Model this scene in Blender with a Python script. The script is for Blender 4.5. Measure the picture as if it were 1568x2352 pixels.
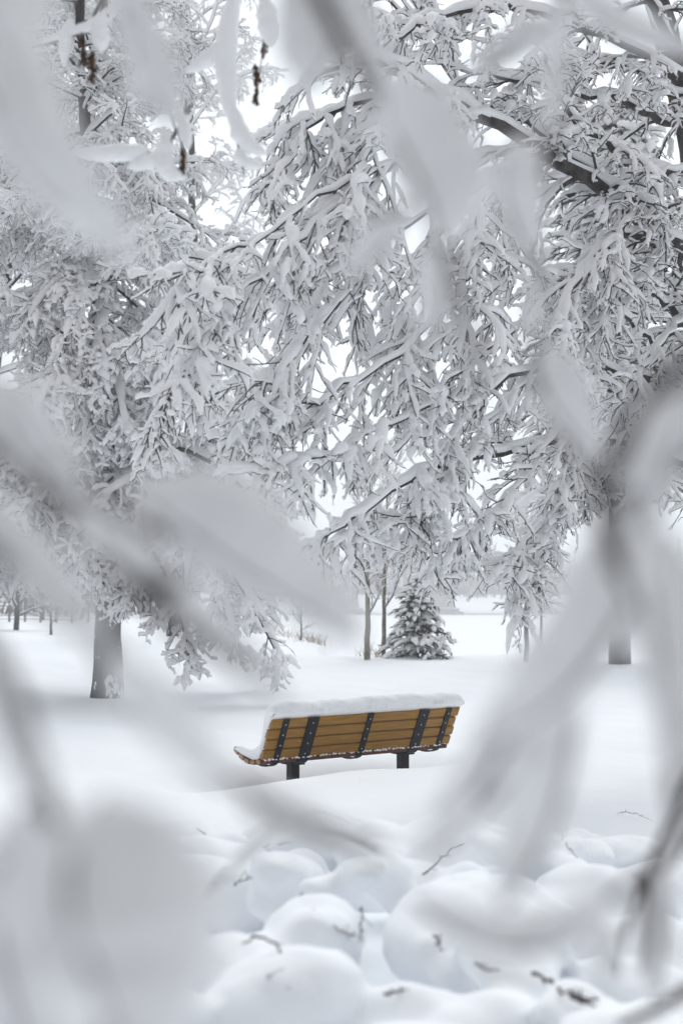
import bpy, math, random
import numpy as np
from mathutils import Vector

for o in list(bpy.data.objects):
    bpy.data.objects.remove(o)
SC = bpy.context.scene
COL = SC.collection
rng = np.random.default_rng(7)
random.seed(7)
R = math.radians

# ------------------------------------------------------------------ camera, light, exposure
CAM_Z, FPX, HORIZON = 1.6, 1280.0, 596.0
PITCH = math.atan((HORIZON - 512) / FPX)
cam = bpy.data.cameras.new('camera')
cam_o = bpy.data.objects.new('camera', cam)
COL.objects.link(cam_o)
cam_o.location = (0, 0, CAM_Z)
cam_o.rotation_euler = (math.pi / 2 + PITCH, 0, 0)
cam.sensor_fit = 'VERTICAL'
cam.sensor_height = 36
cam.lens = 45
cam.clip_start, cam.clip_end = 0.05, 3000
cam.dof.use_dof = True
cam.dof.focus_distance = 11.5
cam.dof.aperture_fstop = 2.2
SC.camera = cam_o

SUN_EL, SUN_AZ = R(58), R(10)          # high, veiled sun beyond the bench
w = bpy.data.worlds.new('World')
SC.world = w
w.use_nodes = True
nt = w.node_tree
nt.nodes.clear()
sky = nt.nodes.new('ShaderNodeTexSky')
sky.sky_type = 'NISHITA'
sky.sun_disc = False
sky.sun_elevation = SUN_EL
sky.sun_rotation = SUN_AZ
sky.air_density, sky.dust_density, sky.ozone_density = 1.0, 4.0, 1.0
hs = nt.nodes.new('ShaderNodeHueSaturation')
hs.inputs['Saturation'].default_value = 0.16
cloud = nt.nodes.new('ShaderNodeMix')            # the cloud deck evens the sky out, brighter on the sun's side
cloud.data_type = 'RGBA'
cloud.inputs[0].default_value = 0.85
wtc = nt.nodes.new('ShaderNodeTexCoord')
wdot = nt.nodes.new('ShaderNodeVectorMath'); wdot.operation = 'DOT_PRODUCT'
wdot.inputs[1].default_value = (math.sin(SUN_AZ) * .94, math.cos(SUN_AZ) * .94, .34)
wmap = nt.nodes.new('ShaderNodeMapRange'); wmap.interpolation_type = 'SMOOTHSTEP'
wmap.inputs[1].default_value, wmap.inputs[2].default_value = -.55, .75
wcol = nt.nodes.new('ShaderNodeMix'); wcol.data_type = 'RGBA'
wcol.inputs[6].default_value = (3.3, 3.15, 3.25, 1)
wcol.inputs[7].default_value = (7.4, 8.0, 8.4, 1)
nt.links.new(wtc.outputs['Generated'], wdot.inputs[0])
nt.links.new(wdot.outputs['Value'], wmap.inputs[0])
nt.links.new(wmap.outputs[0], wcol.inputs[0])
nt.links.new(wcol.outputs[2], cloud.inputs[7])
bg = nt.nodes.new('ShaderNodeBackground')
bg.inputs['Strength'].default_value = 0.10
out = nt.nodes.new('ShaderNodeOutputWorld')
nt.links.new(sky.outputs[0], hs.inputs['Color'])
nt.links.new(hs.outputs[0], cloud.inputs[6])
nt.links.new(cloud.outputs[2], bg.inputs['Color'])
nt.links.new(bg.outputs[0], out.inputs['Surface'])

sun = bpy.data.lights.new('sun', 'SUN')
sun.energy = 0.6
sun.angle = R(36)
sun.color = (1.0, 0.985, 0.96)
sun_o = bpy.data.objects.new('sun', sun)
COL.objects.link(sun_o)
sd = Vector((math.sin(SUN_AZ) * math.cos(SUN_EL), math.cos(SUN_AZ) * math.cos(SUN_EL), math.sin(SUN_EL)))
sun_o.rotation_euler = sd.to_track_quat('Z', 'Y').to_euler()
sun_o.location = (0, 0, 30)

SC.view_settings.view_transform = 'Standard'
SC.view_settings.look = 'None'
SC.view_settings.exposure = 0.61
SC.view_settings.gamma = 1.0
SC.render.engine = 'CYCLES'
SC.cycles.max_bounces = 12
SC.cycles.diffuse_bounces = 12
SC.cycles.glossy_bounces = 2
SC.cycles.volume_bounces = 1
SC.cycles.use_denoising = True


def at(X, Y, D):
    """point seen at (X, Y) of the photo (1568 wide), D metres ahead"""
    u = (X / 1568 * 682 - 341) / FPX
    v = (512 - Y / 2352 * 1024) / FPX
    cp, sp = math.cos(PITCH), math.sin(PITCH)
    d = np.array([u, cp - v * sp, sp + v * cp])
    return np.array([0, 0, CAM_Z]) + d * (D / d[1])


# ------------------------------------------------------------------ materials
def new_mat(name):
    m = bpy.data.materials.new(name)
    m.use_nodes = True
    return m, m.node_tree, m.node_tree.nodes['Principled BSDF']


def mat(name, c1, c2=None, scale=8.0, rough=0.8, bump=0.0, bscale=None, detail=4, stretch=None, bdist=0.02, spec=0.3):
    m, t, b = new_mat(name)
    b.inputs['Roughness'].default_value = rough
    b.inputs['Specular IOR Level'].default_value = spec
    tc = t.nodes.new('ShaderNodeTexCoord')
    mp = t.nodes.new('ShaderNodeMapping')
    t.links.new(tc.outputs['Object'], mp.inputs['Vector'])
    if stretch:
        mp.inputs['Scale'].default_value = stretch
    if c2 is None:
        b.inputs['Base Color'].default_value = (*c1, 1)
    else:
        n = t.nodes.new('ShaderNodeTexNoise')
        n.inputs['Scale'].default_value = scale
        n.inputs['Detail'].default_value = detail
        t.links.new(mp.outputs[0], n.inputs['Vector'])
        r = t.nodes.new('ShaderNodeValToRGB')
        r.color_ramp.elements[0].position = 0.35
        r.color_ramp.elements[1].position = 0.65
        r.color_ramp.elements[0].color = (*c1, 1)
        r.color_ramp.elements[1].color = (*c2, 1)
        t.links.new(n.outputs['Fac'], r.inputs[0])
        t.links.new(r.outputs[0], b.inputs['Base Color'])
    if bump:
        n2 = t.nodes.new('ShaderNodeTexNoise')
        n2.inputs['Scale'].default_value = bscale or scale
        n2.inputs['Detail'].default_value = detail
        t.links.new(mp.outputs[0], n2.inputs['Vector'])
        bp = t.nodes.new('ShaderNodeBump')
        bp.inputs['Strength'].default_value = bump
        bp.inputs['Distance'].default_value = bdist
        t.links.new(n2.outputs['Fac'], bp.inputs['Height'])
        t.links.new(bp.outputs[0], b.inputs['Normal'])
    return m


M = {}
M['ground'] = mat('ground_snow', (.88, .90, .925), (.905, .92, .94), 1.3, 1.0, .35, 5.0, 6, bdist=.03, spec=.1)
M['snow'] = mat('tree_snow', (.925, .935, .945), (.945, .95, .96), 6, 1.0, .5, 28, 3, bdist=.02, spec=.1)
M['near_snow'] = mat('near_snow', (.86, .86, .875), (.90, .90, .91), 30, 1.0, .4, 120, 3, bdist=.004, spec=.1)
M['cap_snow'] = mat('bench_snow', (.88, .895, .915), (.91, .92, .935), 20, 1.0, .35, 55, 5, bdist=.010, spec=.1)
M['bark'] = mat('dark_bark', (.030, .027, .028), (.085, .078, .075), 14, .9, .8, 30, 5, (1, 1, .25))
M['trunk'] = mat('furrowed_bark', (.022, .020, .021), (.075, .070, .070), 9, .95, 1.0, 12, 6, (1, 1, .18), .05)
t = M['trunk'].node_tree
b = t.nodes['Principled BSDF']
src = b.inputs['Base Color'].links[0].from_socket
sn = t.nodes.new('ShaderNodeTexNoise'); sn.inputs['Scale'].default_value = 5.5; sn.inputs['Detail'].default_value = 7; sn.inputs['Roughness'].default_value = .68
stc = t.nodes.new('ShaderNodeTexCoord')
smp = t.nodes.new('ShaderNodeMapping'); smp.inputs['Scale'].default_value = (1, 1, .6)
srp = t.nodes.new('ShaderNodeValToRGB'); srp.color_ramp.elements[0].position, srp.color_ramp.elements[1].position = .62, .635
smx = t.nodes.new('ShaderNodeMix'); smx.data_type = 'RGBA'; smx.inputs[7].default_value = (.85, .86, .88, 1)
t.links.new(stc.outputs['Object'], smp.inputs[0]); t.links.new(smp.outputs[0], sn.inputs['Vector'])
ssp = t.nodes.new('ShaderNodeSeparateXYZ'); smr = t.nodes.new('ShaderNodeMapRange'); sad = t.nodes.new('ShaderNodeMath')
smr.inputs[1].default_value, smr.inputs[2].default_value, smr.inputs[3].default_value, smr.inputs[4].default_value = .0, .55, .10, 0
t.links.new(stc.outputs['Object'], ssp.inputs[0]); t.links.new(ssp.outputs['Z'], smr.inputs[0])
t.links.new(sn.outputs['Fac'], sad.inputs[0]); t.links.new(smr.outputs[0], sad.inputs[1])     # blown snow sticks to the foot
t.links.new(sad.outputs[0], srp.inputs[0]); t.links.new(srp.outputs[0], smx.inputs[0])
t.links.new(src, smx.inputs[6]); t.links.new(smx.outputs[2], b.inputs['Base Color'])
M['twig'] = mat('twig_bark', (.045, .040, .040), (.11, .10, .095), 20, .9)
M['greytwig'] = mat('grey_twig', (.12, .105, .095), (.22, .20, .185), 12, .9)
M['youngbark'] = mat('young_bark', (.13, .11, .085), (.26, .23, .19), 10, .9, .5, 20)
M['stem'] = mat('near_stem', (.045, .036, .036), (.10, .085, .085), 60, .9)
M['seed'] = mat('seed_brown', (.040, .018, .010), (.115, .058, .032), 60, .8)
M['needle'] = mat('needle_green', (.008, .016, .010), (.024, .040, .026), 15, .8)
M['iron'] = mat('black_iron', (.006, .007, .010), (.014, .015, .020), 30, .55, .15, 80, spec=.25)
M['bolt'] = mat('bolt_steel', (.42, .43, .45), None, rough=.4)
M['stone'] = mat('pier_stone', (.26, .255, .25), (.36, .35, .34), .5, .95, .3, 1.0)
M['deck'] = mat('bridge_deck', (.16, .16, .165), (.22, .22, .22), .3, .9)
M['weed'] = mat('dry_weed', (.26, .18, .11), (.40, .30, .20), 10, .9)
M['wall'] = mat('house_wall', (.42, .33, .24), (.50, .40, .30), 1, .9)
M['pane'] = mat('dark_pane', (.05, .05, .06), None, rough=.2)

# bench timber: oiled boards with long grain, worn marks and stuck snowflakes
m, t, b = new_mat('bench_timber')
tc = t.nodes.new('ShaderNodeTexCoord')
mp = t.nodes.new('ShaderNodeMapping')
mp.inputs['Scale'].default_value = (2.0, 30, 30)
n1 = t.nodes.new('ShaderNodeTexNoise'); n1.inputs['Scale'].default_value = 3.0; n1.inputs['Detail'].default_value = 6
rp = t.nodes.new('ShaderNodeValToRGB')
rp.color_ramp.elements[0].position, rp.color_ramp.elements[1].position = .30, .72
rp.color_ramp.elements[0].color = (.215, .099, .006, 1)
rp.color_ramp.elements[1].color = (.36, .180, .015, 1)
v = t.nodes.new('ShaderNodeTexVoronoi'); v.inputs['Scale'].default_value = 26
fl = t.nodes.new('ShaderNodeMath'); fl.operation = 'LESS_THAN'; fl.inputs[1].default_value = .085
n3 = t.nodes.new('ShaderNodeTexNoise'); n3.inputs['Scale'].default_value = 9
gt = t.nodes.new('ShaderNodeMath'); gt.operation = 'GREATER_THAN'; gt.inputs[1].default_value = .56
mu = t.nodes.new('ShaderNodeMath'); mu.operation = 'MULTIPLY'
mx = t.nodes.new('ShaderNodeMix'); mx.data_type = 'RGBA'; mx.inputs[7].default_value = (.72, .72, .72, 1)
t.links.new(tc.outputs['Object'], mp.inputs[0]); t.links.new(mp.outputs[0], n1.inputs['Vector'])
t.links.new(n1.outputs['Fac'], rp.inputs[0])
t.links.new(tc.outputs['Object'], v.inputs['Vector']); t.links.new(tc.outputs['Object'], n3.inputs['Vector'])
t.links.new(v.outputs['Distance'], fl.inputs[0]); t.links.new(n3.outputs['Fac'], gt.inputs[0])
t.links.new(fl.outputs[0], mu.inputs[0]); t.links.new(gt.outputs[0], mu.inputs[1])
t.links.new(mu.outputs[0], mx.inputs[0]); t.links.new(rp.outputs[0], mx.inputs[6])
t.links.new(mx.outputs[2], b.inputs['Base Color'])
b.inputs['Roughness'].default_value = .55
bp = t.nodes.new('ShaderNodeBump'); bp.inputs['Strength'].default_value = .25; bp.inputs['Distance'].default_value = .004
t.links.new(n1.outputs['Fac'], bp.inputs['Height']); t.links.new(bp.outputs[0], b.inputs['Normal'])
M['timber'] = m
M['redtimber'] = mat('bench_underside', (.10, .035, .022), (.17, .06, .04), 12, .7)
M['endgrain'] = mat('end_grain', (.30, .17, .09), (.40, .24, .13), 40, .8)


# ------------------------------------------------------------------ mesh helpers
class MB:
    """collects vertices and faces; build() links ONE mesh object"""
    def __init__(self):
        self.v, self.f, self.mi, self.n = [], {}, {}, 0

    def add(self, V, F, mi=0):
        V = np.asarray(V, float).reshape(-1, 3)
        F = np.asarray(F, int)
        k = F.shape[1]
        self.v.append(V)
        self.f.setdefault(k, []).append(F + self.n)
        self.mi.setdefault(k, []).append(np.full(len(F), mi))
        self.n += len(V)

    def build(self, name, mats, parent=None, smooth=True):
        me = bpy.data.meshes.new(name)
        V = np.concatenate(self.v)
        org = np.zeros(3)
        if parent is not None:
            q = parent
            while q is not None:
                org += np.array(q.location); q = q.parent
        me.vertices.add(len(V))
        me.vertices.foreach_set('co', (V - org).astype(np.float32).ravel())
        idx, st, tot, mis, s = [], [], [], [], 0
        for k in sorted(self.f):
            F = np.concatenate(self.f[k])
            idx.append(F.ravel())
            st.append(s + np.arange(len(F)) * k)
            tot.append(np.full(len(F), k))
            mis.append(np.concatenate(self.mi[k]))
            s += F.size
        me.loops.add(s)
        me.loops.foreach_set('vertex_index', np.concatenate(idx).astype(np.int32))
        st, tot, mis = np.concatenate(st), np.concatenate(tot), np.concatenate(mis)
        me.polygons.add(len(st))
        me.polygons.foreach_set('loop_start', st.astype(np.int32))
        me.polygons.foreach_set('material_index', mis.astype(np.int32))
        me.polygons.foreach_set('use_smooth', np.full(len(st), smooth))
        for mm in (mats if isinstance(mats, (list, tuple)) else [mats]):
            me.materials.append(mm)
        me.update(calc_edges=True)
        me.validate()
        o = bpy.data.objects.new(name, me)
        COL.objects.link(o)
        if parent is not None:
            o.parent = parent
        return o

    def box(self, c, ax, ay, az, mi=0):
        """box centred at c with half-axis vectors"""
        c, ax, ay, az = map(np.asarray, (c, ax, ay, az))
        V = [c + sx * ax + sy * ay + sz * az for sx in (-1, 1) for sy in (-1, 1) for sz in (-1, 1)]
        self.add(V, [[0, 1, 3, 2], [4, 6, 7, 5], [0, 4, 5, 1], [2, 3, 7, 6], [0, 2, 6, 4], [1, 5, 7, 3]], mi)


def tag(o, label=None, cat=None, group=None, kind=None):
    for k, val in (('label', label), ('category', cat), ('group', group), ('kind', kind)):
        if val:
            o[k] = val
    return o


def empty(name, loc, label, cat, group=None):
    o = bpy.data.objects.new(name, None)
    o.empty_display_size = .1
    COL.objects.link(o)
    o.location = Vector([float(a) for a in loc])
    return tag(o, label, cat, group)


def norm(a):
    return a / np.maximum(np.linalg.norm(a, axis=-1, keepdims=True), 1e-9)


def frames(P):
    T = norm(np.gradient(P, axis=1))
    up = np.zeros((P.shape[0], 1, 3)); up[..., 2] = 1
    up = up + .12 * norm(rng.normal(size=(P.shape[0], 1, 3)) * [1, 1, .1])
    U = norm(up - (up * T).sum(-1, keepdims=True) * T)
    S = np.cross(T, U)
    return T, U, S


def ring_faces(N, K, n):
    a = np.arange(N)[:, None, None] * K * n
    i = np.arange(K - 1)[None, :, None] * n
    j = np.arange(n)[None, None, :]
    j2 = (j + 1) % n
    q = np.stack([a + i + j, a + i + j2, a + i + n + j2, a + i + n + j], -1)
    return q.reshape(-1, 4)


def tubes(mb, P, Rr, n=5, mi=0, cap=True):
    """P [N,K,3] centre lines, Rr [N,K] radii"""
    N, K, _ = P.shape
    T, U, S = frames(P)
    th = np.arange(n) / n * 2 * math.pi
    V = P[:, :, None] + Rr[..., None, None] * (S[:, :, None] * np.cos(th)[:, None] + U[:, :, None] * np.sin(th)[:, None])
    mb.add(V, ring_faces(N, K, n), mi)


def smooth_noise(N, K, amp, rough=1):
    a = rng.uniform(-1, 1, (N, K))
    for _ in range(rough):
        a = (np.roll(a, 1, 1) + 2 * a + np.roll(a, -1, 1)) / 4 * 1.3
    return 1 + amp * a


def resample(P, K):
    N, k, _ = P.shape
    t = np.linspace(0, k - 1, K)
    i = np.clip(t.astype(int), 0, k - 2)
    f = (t - i)[None, :, None]
    return P[:, i] * (1 - f) + P[:, i + 1] * f


def snow_on(mb, P, Rr, th, n=7, lump=.45, wide=1.0, cover=1.0, K=None, mi=0):
    """a lumpy ridge of snow lying on the upper side of every strand"""
    if cover < 1:
        keep = rng.random(len(P)) < cover
        P, Rr = P[keep], Rr[keep]
        th = th[keep] if np.ndim(th) else th
    if not len(P):
        return
    K = K or max(9, P.shape[1])
    if K != P.shape[1]:
        Rr = resample(Rr[..., None], K)[..., 0]
        P = resample(P, K)
    N, K, _ = P.shape
    th = np.asarray(th, float)
    th = np.broadcast_to(th[..., None] if th.ndim == 1 else th, (N, K))
    T, U, S = frames(P)
    t = np.linspace(0, 1, K)[None]
    prof = np.clip(np.minimum(t * 7 + .2, (1 - t) * 6), 0.0, 1) ** .5
    flat = np.sqrt(np.clip(1 - T[..., 2] ** 2, 0.12, 1))        # less snow holds on steep twigs
    hh = th * prof * smooth_noise(N, K, lump) * (.45 + .55 * flat)
    ww = (Rr * .9 + hh * .70) * wide * smooth_noise(N, K, lump * .5) * np.where(prof > 0, 1, 0)
    c = P + U * (Rr * .15 + hh * .70)[..., None] + S * (rng.normal(size=(N, 1)) * .25 * hh)[..., None]
    ang = np.arange(n) / n * 2 * math.pi
    V = c[:, :, None] + S[:, :, None] * (ww[..., None] * np.cos(ang))[..., None] + U[:, :, None] * (hh[..., None] * .72 * np.sin(ang))[..., None]
    mb.add(V, ring_faces(N, K, n), mi)
    # rounded nose at the twig's end, blunt root
    return


def grow(S0, d0, L, K, droop, wob=.25):
    """strands that start along d0 and bend down by droop"""
    N = len(S0)
    P = np.zeros((N, K, 3))
    P[:, 0] = S0
    d = norm(d0)
    step = (L / (K - 1))[:, None]
    dr = np.broadcast_to(np.asarray(droop, float), (N,))[:, None]
    for k in range(1, K):
        d = norm(d + rng.normal(size=(N, 3)) * wob * (3 / K) + np.array([[0, 0, -1]]) * dr * (3 / K))
        P[:, k] = P[:, k - 1] + d * step
    return P


def children(P, Rr, m, amin, amax, lmin, lmax, K, droop, wob=.25, t0=.15, flat=.6, bias=None, rf=.55, rmin=.002, up=0.0, taper=.55, lscale=None):
    """m side shoots on every parent strand"""
    N, Kp, _ = P.shape
    t = (t0 + (1 - t0) * (np.arange(m)[None] + rng.random((N, m))) / m) * .985
    idx = t * (Kp - 1)
    i = np.clip(idx.astype(int), 0, Kp - 2)
    f = (idx - i)[..., None]
    rows = np.arange(N)[:, None]
    S0 = P[rows, i] * (1 - f) + P[rows, i + 1] * f
    r0 = Rr[rows, i] * (1 - f[..., 0]) + Rr[rows, i + 1] * f[..., 0]
    T = norm(P[rows, i + 1] - P[rows, i])
    z = np.array([0, 0, 1.0])
    side = norm(np.cross(T, z) + 1e-4 * rng.normal(size=T.shape))
    upv = np.cross(side, T)
    sgn = np.where((np.arange(m)[None] + rng.integers(0, 2, (N, 1))) % 2 == 0, 1, -1)[..., None]
    q = side * sgn + upv * (rng.normal(size=(N, m, 1)) * (1.2 - flat) + up)
    q = norm(q)
    A = rng.uniform(amin, amax, (N, m, 1))
    d = T * np.cos(A) + q * np.sin(A)
    if bias is not None:
        d = d + np.asarray(bias)
    L = rng.uniform(lmin, lmax, (N, m)) * (1 - taper * t)
    if lscale is not None:
        L = L * lscale[:, None]
    d, S0, L = d.reshape(-1, 3), S0.reshape(-1, 3), L.ravel()
    Pc = grow(S0, d, L, K, droop, wob)
    rc = np.maximum(r0.ravel() * rf, rmin)
    Rc = rc[:, None] * np.linspace(1, .45, K)[None]
    return Pc, Rc


def spline(pts, K):
    """Catmull-Rom through pts"""
    p = np.asarray(pts, float)
    p = np.vstack([2 * p[0] - p[1], p, 2 * p[-1] - p[-2]])
    n = len(p) - 3
    o = []
    for s in np.linspace(0, n - 1e-6, K):
        i = int(s); u = s - i
        a, b_, c, d = p[i:i + 4]
        o.append(.5 * (2 * b_ + (c - a) * u + (2 * a - 5 * b_ + 4 * c - d) * u * u + (3 * b_ - a - 3 * c + d) * u ** 3))
    return np.array(o)


def jitter(P, a):
    return P + rng.normal(size=P.shape) * a


# ------------------------------------------------------------------ ground
BU = np.array([math.cos(R(36)), math.sin(R(36)), 0])          # along the bench
BF = np.array([-math.sin(R(36)), math.cos(R(36)), 0])         # the way it faces
B0 = np.array([-.594, 9.55, 0])                               # left rear corner


def sstep(a, b_, x):
    t_ = np.clip((x - a) / (b_ - a), 0, 1)
    return t_ * t_ * (3 - 2 * t_)


def wav(x, y, s):
    return (np.sin(x * 1.7 / s + 1.3 * np.sin(y * .9 / s)) * np.cos(y * 1.3 / s + .7 * np.sin(x * 1.1 / s + 2)) +
            .5 * np.sin(x * 3.1 / s + y * 2.3 / s + 1))


def ground_z(x, y):
    x, y = np.asarray(x, float), np.asarray(y, float)
    base = np.interp(y, [-40, 3, 7, 9, 12, 18, 22, 26, 40, 80], [.2, .22, .25, .27, .25, .19, .27, .37, .36, .4])
    h = base + .020 * wav(x, y, 1.6) * sstep(1, 5, y) + .012 * wav(x + 3, y, .55)
    fx, fy = x - B0[0], y - B0[1]
    u = fx * BU[0] + fy * BU[1]
    f = fx * BF[0] + fy * BF[1]
    along = sstep(-1.0, .1, u) * (1 - sstep(1.8, 3.0, u))
    h = h - .30 * np.exp(-((f - .14) / .33) ** 2) * along
    h = h + .055 * np.exp(-((f + .62) / .30) ** 2) * along
    for tx, ty in ((-1.107, 18.0), (3.8, 24.0)):           # snow banked against two trunks
        h = h + .09 * np.exp(-(((x - tx) ** 2 + (y - ty) ** 2) / .28))
    # bank down to the frozen river
    yb = np.where(x > -.4, 26.5 + .05 * (x + .4), 26.5 + (-.4 - x) * 13.5)
    e = (y - yb) / np.where(x > -.4, 1.0, 13.0)
    h = h - (h + 2.6) * sstep(0, 9, e)
    far = sstep(285, 330, y)
    h = h + far * (4.2 + .6 * wav(x, y, 40)) + sstep(330, 560, y) * (6 + 3 * np.sin(x * .012 + 1))
    return h


ys = [-40, -25, -15, -8, -4, -2, -.5]
yv = .6
while yv < 690:
    ys.append(yv); yv *= 1.0135 if yv < 40 else 1.03
    if yv - ys[-1] < .05:
        yv = ys[-1] + .05
ys = np.array(ys)
cs = np.linspace(-1, 1, 241); cs = np.sign(cs) * (np.abs(cs) * .45 + .55 * np.abs(cs) ** 3)
hw = np.where(ys < 3, 9 + np.abs(ys - 3) * .4, 9 + (ys - 3) * .95)
X = cs[None] * hw[:, None]; Y = np.broadcast_to(ys[:, None], X.shape)
V = np.stack([X, Y, ground_z(X, Y)], -1)
nr, nc = X.shape
ii = (np.arange(nr - 1)[:, None] * nc + np.arange(nc - 1)[None]).ravel()
mb = MB(); mb.add(V.reshape(-1, 3), np.stack([ii, ii + 1, ii + nc + 1, ii + nc], -1))
tag(mb.build('ground', M['ground']), kind='structure')


def gz(x, y):
    return float(ground_z(x, y))


def on_ground(X, D):
    """point on the snow at photo column X, D metres ahead"""
    x = (X / 1568 * 682 - 341) / FPX * D
    return np.array([x, D, gz(x, D)])


# ------------------------------------------------------------------ park bench
BENCH = empty('park_bench', (B0 + BU * .9) + np.array([0, 0, .1]),
              'yellow-brown slatted bench with black iron straps under deep snow, seen from behind', 'bench')
REC = R(25)
BN = -BF * math.cos(REC) + np.array([0, 0, -math.sin(REC)])   # outward normal of the back's rear face
BV = -BF * math.sin(REC) + np.array([0, 0, math.cos(REC)])    # up the back
ZB = .395
PB = B0 + np.array([0, 0, ZB])


def board(mb, c, ax, hx, ay, hy, az, hz, ch=.007, mi=0, mie=1):
    """a plank along ax with eased long edges"""
    prof = [(-hy + ch, -hz), (hy - ch, -hz), (hy, -hz + ch), (hy, hz - ch), (hy - ch, hz), (-hy + ch, hz), (-hy, hz - ch), (-hy, -hz + ch)]
    V = []
    for s, k in ((-1, .86), (-.994, 1), (.994, 1), (1, .86)):
        V += [c + ax * hx * s + ay * a * k + az * b_ * k for a, b_ in prof]
    mb.add(V, ring_faces(1, 4, 8), mi)
    base = mb.n - 32
    mb.f.setdefault(8, []).append(np.array([list(range(base + 7, base - 1, -1)), list(range(base + 24, base + 32))]))
    mb.mi.setdefault(8, []).append(np.array([mie, mie]))


# the bench's meshes carry their own axes so the timber grain runs along the boards
def bench_local(mbx, name, mats, smooth=False):
    o = mbx.build(name, mats, None, smooth)
    V = np.empty(len(o.data.vertices) * 3, np.float32)
    o.data.vertices.foreach_get('co', V)
    V = V.reshape(-1, 3) - np.array(BENCH.location)
    L = np.stack([V @ BU, V @ BF, V[:, 2]], -1)
    o.data.vertices.foreach_set('co', L.astype(np.float32).ravel())
    o.parent = BENCH
    return o


BENCH.rotation_euler = (0, 0, R(36))
mb = MB()
bh, gap = .0755, .0115
for i in range(4):
    c = PB + BU * .9 + BV * (bh / 2 + i * (bh + gap) + .002)
    board(mb, c + BU * .006 * math.sin(i * 2.3), BU, .905, BV, bh / 2, BN, .019)
bench_local(mb, 'backrest', [M['timber'], M['endgrain']])
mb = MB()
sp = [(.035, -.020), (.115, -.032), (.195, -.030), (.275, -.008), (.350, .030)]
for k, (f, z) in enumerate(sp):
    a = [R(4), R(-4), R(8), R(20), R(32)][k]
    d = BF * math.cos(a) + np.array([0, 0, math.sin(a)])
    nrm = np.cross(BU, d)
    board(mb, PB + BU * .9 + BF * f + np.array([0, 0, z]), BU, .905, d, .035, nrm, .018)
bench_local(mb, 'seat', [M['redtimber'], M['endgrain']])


def strap(u, wdt, leg):
    mbx = MB()
    path = [(-math.sin(REC) * .345, math.cos(REC) * .345), (-math.sin(REC) * .2, math.cos(REC) * .2), (-math.sin(REC) * .03, math.cos(REC) * .03),
            (.0, -.035), (.03, -.052), (.08, -.064), (.16, -.066), (.25, -.048), (.33, -.008)]
    pts = []
    for k, (f, z) in enumerate(path):
        pts.append(PB + BU * u + BF * f + np.array([0, 0, z]) + (BN * .0235 if k < 3 else 0))
    pts = spline(pts, 34)
    T = norm(np.gradient(pts, axis=0))
    Nn = norm(np.cross(BU[None], T)) * .005
    V = []
    for p, n_ in zip(pts, Nn):
        V += [p - BU * wdt / 2 - n_, p + BU * wdt / 2 - n_, p + BU * wdt / 2 + n_, p - BU * wdt / 2 + n_]
    mbx.add(V, ring_faces(1, 34, 4))
    mbx.add(V[:4], [[3, 2, 1, 0]]); mbx.add(V[-4:], [[0, 1, 2, 3]])
    o = bench_local(mbx, 'iron_strap', M['iron'])
    for i in range(4):
        c0 = PB + BU * u + BV * (bh / 2 + i * (bh + gap)) + BN * .029
        ang = np.arange(8) / 8 * 2 * math.pi
        ring = [c0 + (BU * math.cos(x) + BV * math.sin(x)) * .0068 for x in ang]
        ring2 = [c0 + (BU * math.cos(x) + BV * math.sin(x)) * .0035 + BN * .004 for x in ang]
        mb2 = MB()
        mb2.add(ring + ring2, ring_faces(1, 2, 8)); mb2.add(ring2, [list(range(8))])
        bench_local(mb2, 'bolt', M['bolt'], True).parent = o
    if leg:
        mb3 = MB()
        c = PB + BU * u + BF * .12
        mb3.box(c + np.array([0, 0, -.07 - .36]), BU * .036, BF * .036, np.array([0, 0, .36]))
        mb3.box(c + np.array([0, 0, -.067]), BU * .06, BF * .075, np.array([0, 0, .006]))
        bench_local(mb3, 'leg', M['iron'])


for u, wd, lg in ((.12, .052, 0), (.365, .098, 1), (.90, .052, 0), (1.435, .098, 1), (1.69, .052, 0)):
    strap(u, wd, lg)

# snow lying on the bench: a rounded cap on the back's top and the drift that fills the seat
mb = MB()
KU = 220
us = np.linspace(-.012, 1.825, KU)
top = (-math.sin(REC) * .345, math.cos(REC) * .345)
prof = [(-.158, .318), (-.192, .322), (-.212, .345), (-.216, .378), (-.206, .408), (-.176, .430), (-.140, .432), (-.100, .415), (-.068, .37), (-.045, .28),
        (-.02, .18), (.02, .115), (.10, .075), (.20, .066), (.30, .078), (.362, .080), (.380, .066), (.37, .050), (.25, .015), (.10, -.010), (.03, .0), (-.02, .06), (-.07, .17), (-.12, .27)]
cen = np.array([-.06, .22])
V = []
for k, u in enumerate(us):
    e = min(u + .012, 1.825 - u)
    s = 1 - .5 * math.exp(-(e / .035) ** 1.1) if e > .002 else .35
    for j, (f, z) in enumerate(prof):
        outer = 1 <= j <= 16
        amp = .006 * math.sin(u * 5 + j * .4) + .004 * math.sin(u * 17 + j) + .003 * math.sin(u * 43 + j * 1.7)
        if j in (0, 1, 2, 23):
            amp += .007 * rng.normal()
        d = np.array([f, z]) - cen
        p = cen + d * (1 + (amp / .2 if outer else 0))
        ff, zz = p[0], p[1]
        if outer:
            zz = zz - (1 - s) * .07 * (1 if z > .2 else .3) * (0 if j < 3 else 1)
            ff = cen[0] + (ff - cen[0]) * (.75 + .25 * s)
        V.append(PB + BU * u + BF * ff + np.array([0, 0, zz]))
n_ = len(prof)
mb.add(V, ring_faces(1, KU, n_))
for base, rev in ((0, 1), ((KU - 1) * n_, 0)):
    F = list(range(base, base + n_))
    mb.f.setdefault(n_, []).append(np.array([F[::-1] if rev else F])); mb.mi.setdefault(n_, []).append(np.array([0]))
bench_local(mb, 'snow_cap', M['cap_snow'], True)

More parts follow.
